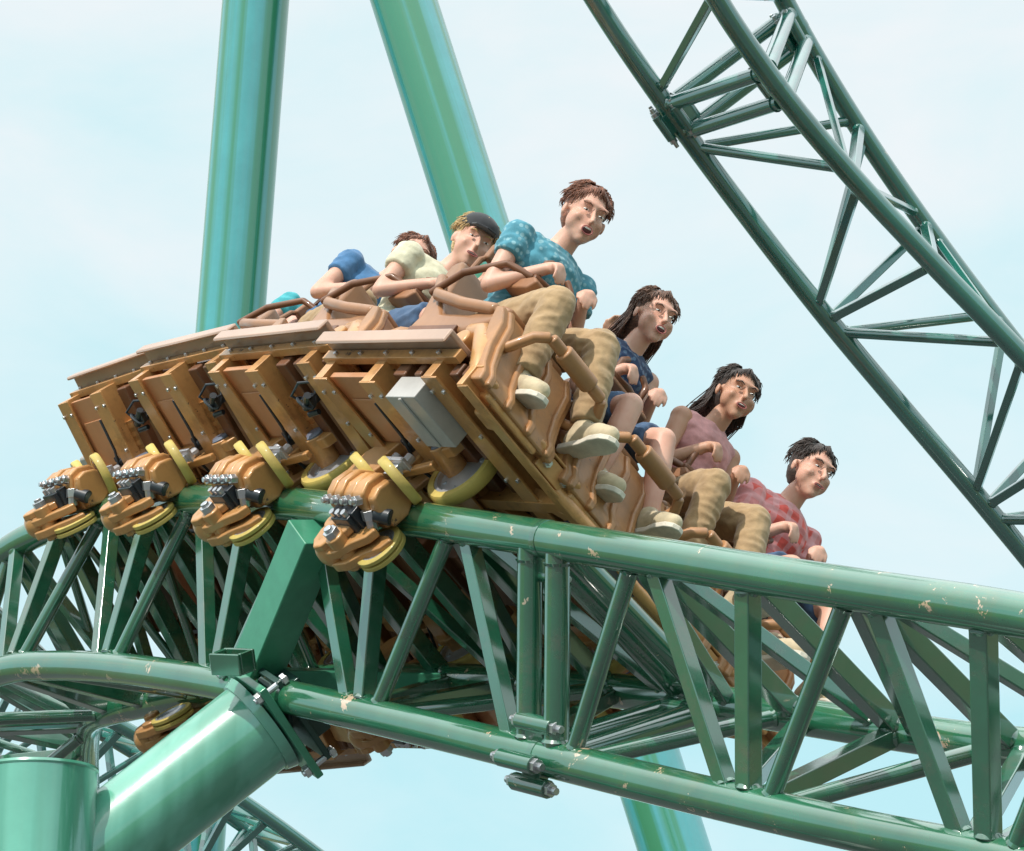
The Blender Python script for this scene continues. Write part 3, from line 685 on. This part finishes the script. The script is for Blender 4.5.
    # eyes, brows, mouth
    for s in (-1, 1):
        e = MB(); e.ell(H((.0775, s*.031, .008)), (.0072, .0125, .0042), RH, 14, 8); e.cur = 1; e.ell(H((.0812, s*.0305, .0075)), (.0050, .0058, .0044), RH, 12, 8)
        e.build('eye', [M['white'], M['iris']], body, sharp=180)
        e = MB(); e.tube([H((.083, s*.014, .028)), H((.086, s*.03, .034)), H((.077, s*.048, .029))], [.002, .0033, .0018], 8); e.build('eyebrow', HC[hairc], body)
    mo = rnd.choice((.004, .008, .013)); e = MB(); e.ell(H((.089, 0, -.060)), (.005, .021, mo), RH, 18, 10); e.cur = 1
    e.tube([H((.094+.004*math.cos(a*PI/8)*0, .0215*math.cos(a*PI/8), -.060+(mo+.0015)*math.sin(a*PI/8))) for a in range(16)], .0026, 8, closed=True)
    e.cur = 2; e.box(H((.0925, 0, -.060+mo*.5)), (.004, .026, mo*.45), RH)
    e.build('mouth', [M['mouth'], M['lip'], M['teeth']], body, sharp=180)
    # hair
    h = MB(); off = V((rnd.random()*9, rnd.random()*9, 0))
    def hf(d): return 1+.05*noise.noise(d*5+off)+.03*noise.noise(d*14+off)
    h.ell(H((-.032, 0, .046)), (.098, .087, .090), RH, 48, 30, hf); h.ell(H((-.052, 0, .0)), (.062, .077, .078), RH, 32, 18, hf)
    for k in range(620):      # fine locks combed back and down over the skull
        u_ = rnd.uniform(0, 1); a = rnd.uniform(-1, 1)*2.35+PI; el_ = rnd.uniform(.05, 1.5)
        n_ = V((math.cos(a)*math.cos(el_), math.sin(a)*math.cos(el_), math.sin(el_)))
        p = V((-.032, 0, .046))+V((n_.x*.098, n_.y*.087, n_.z*.090))
        t_ = V((-.5, .0, -.8)); t_ = (t_-n_*t_.dot(n_)); t_ = (t_.normalized() if t_.length > .05 else V((-1, 0, 0)))+V((rnd.uniform(-.3, .3), rnd.uniform(-.3, .3), 0))
        L_ = rnd.uniform(.02, .045)
        h.tube([H(p-n_*.003), H(p+t_*L_*.5+n_*.003), H(p+t_*L_-n_*.002)], [.0026, .0024, .0006], 4)
    for k in range(110):       # fringe
        yy = rnd.uniform(-.066, .066); p = V((.046-abs(yy)*.45, yy, .112-abs(yy)*.55)); q = p+V((.022, yy*.10+rnd.uniform(-.012, .012), -.034+rnd.uniform(-.012, .010)))
        h.tube([H(p+V((-.02, 0, .0))), H(p+V((.004, 0, .002))), H(q)], [.0026, .0024, .0006], 4)
    if hairstyle in ('long', 'pony'):
        w_ = V((-.15-.05*rnd.random(), rnd.uniform(-.04, .04), -.10-.05*rnd.random()))
        for (a_, r_) in ((.15, .066), (.4, .06), (.65, .048), (.88, .032)):
            h.ell(H(V((-.055, 0, .0))+w_*a_), (r_, r_*1.15, r_*1.1), RH, 24, 14, hf)
        for k in range(620):
            a = PI+rnd.uniform(-1.5, 1.5)
            p = V((-.03+.085*math.cos(a), .080*math.sin(a), rnd.uniform(-.03, .07)))
            j = V((rnd.uniform(-.03, .03), rnd.uniform(-.05, .05), rnd.uniform(-.03, .03)))
            e2 = V((-.055, p.y*.75, 0))+w_*rnd.uniform(.9, 1.5)+j
            h.tube([H(p), H(p+V((-.02, p.y*.12, -.05))), H((p+e2)/2+V((-.01, p.y*.12, -.012))), H(e2)], [.0024, .0026, .0022, .0006], 4)
    h.build('hair', HC[hairc], body, sharp=180)
    if cap:
        h = MB(); h.ell(H((-.022, 0, .068)), (.112, .094, .078), RH, 32, 16, lambda d: 1 if d.z > -.2 else .9)
        h.prism([(.075, -.06), (.13, -.05), (.155, 0), (.13, .05), (.075, .06)], RH @ V((1, 0, -.12)), RH @ V((0, 1, 0)), RH @ V((.12, 0, 1)), H((-.0, 0, .062)), .008)
        h.build('baseball_cap', CC[cap], body, bevel=.002)
    # clothes: shells that follow the body
    m = MB(); g = .013
    m.ell(pel+V((0, 0, .035)), (.118+g, .165+g, .10)); m.ell(wst, (.10+g, .14*ch+g, .14)); m.ell(chs, (.11*ch+g, .16*ch+g, .145)); m.cap(chs+V((0, -.10, .05)), chs+V((0, .10, .05)), .064+g, .064+g); m.cap(pel, chs, .11, .10)
    for s in (0, 1):
        if sleeves: m.ell(sh[s]-V((0, 0, .006)), (.052+g,)*3); m.tube([sh[s], sh[s].lerp(el[s], .42)], [.050+g, .046+g], 16)
        else: m.cap(sh[s]*.86+V((0, 0, .03)), chs, .035, .05)
    wrinkle(m.build('shirt', CC[top], body, remesh=vox*1.0, smooth=2), seed, .010)
    m = MB(); m.ell(pel, (.13, .178, .12))
    for s in (0, 1): e_ = hip[s].lerp(knee[s], .84); m.ell(hip[s], (.098,)*3); m.tube([hip[s], e_], [.097, .078], 18)
    if (seed % 16) in LONG:
        for s in (0, 1): m.cap(hip[s].lerp(knee[s], .6), knee[s], .080, .070); m.cap(knee[s], knee[s].lerp(ank[s], .45), .070, .068); m.tube([knee[s].lerp(ank[s], .4), knee[s].lerp(ank[s], .9)], [.068, .060], 16)
    wrinkle(m.build('trousers' if (seed % 16) in LONG else 'shorts', CC[bottom], body, remesh=vox*1.0, smooth=2), seed+3, .009)
    for s in (0, 1):
        sh_d = (ank[s]-knee[s]).normalized(); d = V((-sh_d.z, 0, sh_d.x)); d = (d+V((.15, 0, -.12))).normalized(); upv = V((-d.z, 0, d.x)); sdv = d.cross(upv)
        b_ = ank[s]-upv*.035-d*.03
        m = MB(); m.cap(b_, b_+d*.06+upv*.02, .047, .05, 18); m.cap(b_, ank[s]+upv*.015, .047, .047, 18); m.cap(b_+d*.06+upv*.018, b_+d*.15, .049, .046, 18)
        m.cap(b_+d*.14+sdv*.01, b_+d*.195-upv*.006, .046, .037, 18); m.cap(b_+d*.14-sdv*.01, b_+d*.19-upv*.006, .046, .037, 18)
        sh_ = m.build('shoe', CC[shoe], body, remesh=.006, smooth=5)
        m = MB()
        ol = [(-.055, -.025), (-.045, -.042), (.02, -.045), (.08, -.044), (.14, -.054), (.20, -.05), (.232, -.03), (.242, 0), (.232, .03), (.20, .05), (.14, .054), (.08, .042), (.02, .043), (-.045, .042), (-.055, .025)]
        m.prism(ol, d, sdv, upv, b_-upv*.042, .026); m.build('sole', CC['sole'], sh_, bevel=.006)
        m = MB()
        for q in range(5):
            p = b_+d*(.06+.022*q)+upv*(.066-.006*q); m.tube([p-sdv*.026-upv*.008, p+upv*.004, p+sdv*.026-upv*.008+d*.008], .003, 6)
        m.tube([b_+d*.05+upv*.07-sdv*.012, b_+d*.04+upv*.085, b_+d*.03+upv*.07+sdv*.02], .003, 6); m.build('shoe_lace', CC['denim'] if seed % 2 else CC['white'], sh_)
    return body

PEOPLE = [  # row, seat, skin, hair, style, top, bottom, shoe, arms, yaw, roll, label, female, sleeves, cap
 (0, 0, 'pale', 'red', 'short', 'teal', 'khaki', 'shoe', 'bar', -.25, .1, 'front row rider with short auburn hair and teal print shirt, highest of the front four', 0, 1, None),
 (0, 1, 'pale', 'brown', 'long', 'navy', 'denim', 'shoe', 'bar', -.2, .12, 'front row woman with long brown hair and navy sleeveless top', 1, 0, None),
 (0, 2, 'tan', 'dark', 'long', 'pink', 'khaki', 'shoe', 'bar', -.3, .1, 'front row woman with long dark hair and plain pink top', 1, 0, None),
 (0, 3, 'pale', 'dark', 'short', 'plaid', 'denim', 'shoe', 'bar', -.15, .05, 'front row rider in a red plaid shirt, lowest of the front four', 0, 1, None),
 (1, 0, 'pale', 'blond', 'short', 'cream', 'denim', 'shoe', 'bar', -.3, .15, 'second row rider with blond hair, black cap and cream shirt', 0, 1, 'blackcloth'),
 (1, 1, 'tan', 'brown', 'long', 'blue', 'khaki', 'darkshoe', 'up', .1, 0, 'second row woman in blue sleeveless top raising both arms', 1, 0, None),
 (1, 2, 'brown', 'black', 'short', 'navy', 'denim', 'shoe', 'bar', .1, 0, 'second row rider with black hair and navy shirt', 0, 1, None),
 (1, 3, 'pale', 'red', 'long', 'white', 'blackcloth', 'shoe', 'bar', 0, 0, 'second row woman with auburn hair and white shirt', 1, 1, None),
 (2, 0, 'pale', 'red', 'short', 'blue', 'khaki', 'darkshoe', 'bar', -.35, .1, 'third row rider with auburn hair and plain blue shirt', 0, 1, None),
 (2, 1, 'tan', 'black', 'short', 'blue', 'denim', 'shoe', 'up', 0, 0, 'third row rider with black hair in blue shirt with both arms raised', 0, 1, None),
 (2, 2, 'pale', 'blond', 'long', 'aqua', 'denim', 'shoe', 'bar', 0, 0, 'third row woman with blond hair and aqua top', 1, 0, None),
 (2, 3, 'pale', 'dark', 'short', 'navy', 'khaki', 'shoe', 'bar', 0, 0, 'third row rider with dark hair and navy shirt', 0, 1, None),
 (3, 0, 'pale', 'brown', 'long', 'aqua', 'denim', 'shoe', 'bar', -.3, .1, 'last row woman with long brown hair and aqua shirt', 1, 1, None),
 (3, 1, 'tan', 'black', 'long', 'navy', 'blackcloth', 'shoe', 'bar', .1, 0, 'last row woman with long black hair and navy top', 1, 0, None),
 (3, 2, 'pale', 'dark', 'short', 'white', 'denim', 'shoe', 'up', 0, 0, 'last row rider in white shirt with raised arms', 0, 1, None),
 (3, 3, 'brown', 'black', 'short', 'cream', 'denim', 'shoe', 'bar', 0, 0, 'last row rider with brown skin and cream shirt', 0, 1, None),
]
for i, (row, st_, skn, hc, hs, tp, bt_, sh_, arms, yaw, roll, lab, fem, slv, cap_) in enumerate(PEOPLE):
    P = cars[row][1] @ Matrix.Translation((.31+(0, .02, .13, .22)[row], YS[st_]+.085-(0, 0, .03, .05)[row], .80+(0, .0, .15, .21)[row]+((0, 0, .09, .12)[st_] if row == 0 else 0))) @ Matrix.Rotation(math.radians(10.5), 4, 'X') @ Matrix.Scale(1.03 if fem else 1.09, 4)
    person(P, skn, hc, hs, tp, bt_, sh_, arms, yaw, roll, 11+i, lab, .0075 if row == 0 else .010, bool(fem), bool(slv), cap_)


# ---------------------------------------------------------------- ground, world, light, camera
m, nt, b = nt_new('grass_ground')
tc = nt.nodes.new('ShaderNodeTexCoord').outputs['Object']
n1 = noise_node(nt, .15, 6, .6, tc); n2 = noise_node(nt, 14, 6, .7, tc)
g1 = ramp(nt, n1.outputs['Fac'], [(.35, (.05, .085, .03)), (.65, (.10, .11, .055))]).outputs['Color']
g2 = ramp(nt, n2.outputs['Fac'], [(.3, (.03, .05, .02)), (.7, (.12, .15, .06))]).outputs['Color']
nt.links.new(mixc(nt, .5, g1, g2), b.inputs['Base Color']); b.inputs['Roughness'].default_value = .95
mb = MB(); mb.add([(-900, -900, 0), (900, -900, 0), (900, 900, 0), (-900, 900, 0)], [(0, 1, 2, 3)])
tag(mb.build('ground', m), kind='structure')
mb = MB(); mb.add([(-14, -10, .006), (9, -10, .006), (9, 33, .006), (-14, 33, .006)], [(0, 1, 2, 3)])
tag(mb.build('pavement', paint('asphalt', (.06, .06, .062), .85, 0, .15, bump=.01)), kind='structure')

SUN_EL, SUN_AZ = math.radians(50), math.radians(215)     # azimuth clockwise from +Y
w = bpy.data.worlds.new('World'); sc.world = w; w.use_nodes = True
nt = w.node_tree; bg = nt.nodes['Background']; out = nt.nodes['World Output']
sky = nt.nodes.new('ShaderNodeTexSky'); sky.sky_type = 'NISHITA'; sky.sun_disc = False
sky.sun_elevation = SUN_EL; sky.sun_rotation = SUN_AZ; sky.air_density = 1.0; sky.dust_density = 1.5
nt.links.new(sky.outputs['Color'], bg.inputs['Color']); bg.inputs['Strength'].default_value = .12
bg2 = nt.nodes.new('ShaderNodeBackground')
tcw = nt.nodes.new('ShaderNodeTexCoord').outputs['Generated']
mp = nt.nodes.new('ShaderNodeMapping'); mp.inputs['Scale'].default_value = (1, 1, 2.2); nt.links.new(tcw, mp.inputs['Vector'])
nw = noise_node(nt, 5.5, 6, .55, mp.outputs['Vector'], .4)
sep = nt.nodes.new('ShaderNodeSeparateXYZ'); nt.links.new(tcw, sep.inputs['Vector'])
el = nt.nodes.new('ShaderNodeMapRange'); nt.links.new(sep.outputs['Z'], el.inputs['Value'])
el.inputs['From Min'].default_value = .2; el.inputs['From Max'].default_value = .45; el.inputs['To Min'].default_value = -.16; el.inputs['To Max'].default_value = .22
ad = nt.nodes.new('ShaderNodeMath'); ad.operation = 'ADD'; nt.links.new(nw.outputs['Fac'], ad.inputs[0]); nt.links.new(el.outputs['Result'], ad.inputs[1])
cr = ramp(nt, ad.outputs[0], [(.26, (.52, .85, .91)), (.54, (.72, .91, .945)), (.80, (.90, .94, .955))])
nt.links.new(cr.outputs['Color'], bg2.inputs['Color']); zs = nt.nodes.new('ShaderNodeMapRange'); nt.links.new(sep.outputs['Z'], zs.inputs['Value'])
zs.inputs['From Min'].default_value = .5; zs.inputs['From Max'].default_value = .95; zs.inputs['To Min'].default_value = 1.06; zs.inputs['To Max'].default_value = 2.4
nt.links.new(zs.outputs['Result'], bg2.inputs['Strength'])
mx = nt.nodes.new('ShaderNodeMixShader'); mx.inputs[0].default_value = .9
nt.links.new(bg.outputs[0], mx.inputs[1]); nt.links.new(bg2.outputs[0], mx.inputs[2]); nt.links.new(mx.outputs[0], out.inputs['Surface'])

sun = bpy.data.lights.new('sun', 'SUN'); sun.energy = 3.7; sun.angle = math.radians(.6); sun.color = (1, .95, .87)
so = bpy.data.objects.new('sun', sun); COL.objects.link(so)
sd = Vector((math.sin(SUN_AZ)*math.cos(SUN_EL), math.cos(SUN_AZ)*math.cos(SUN_EL), math.sin(SUN_EL)))
so.rotation_euler = sd.to_track_quat('Z', 'Y').to_euler()

cam = bpy.data.cameras.new('camera'); co = bpy.data.objects.new('camera', cam); COL.objects.link(co)
cam.sensor_width = 36; cam.sensor_fit = 'HORIZONTAL'; cam.lens = 36*2800/1024; cam.clip_end = 3000; cam.clip_start = .1
co.location = (0, 0, 1.6); co.rotation_euler = (math.radians(90+18), 0, 0)
sc.camera = co
sc.view_settings.view_transform = 'Standard'; sc.view_settings.look = 'None'; sc.view_settings.exposure = 0; sc.view_settings.gamma = 1
sc.render.resolution_x = 1024; sc.render.resolution_y = 851
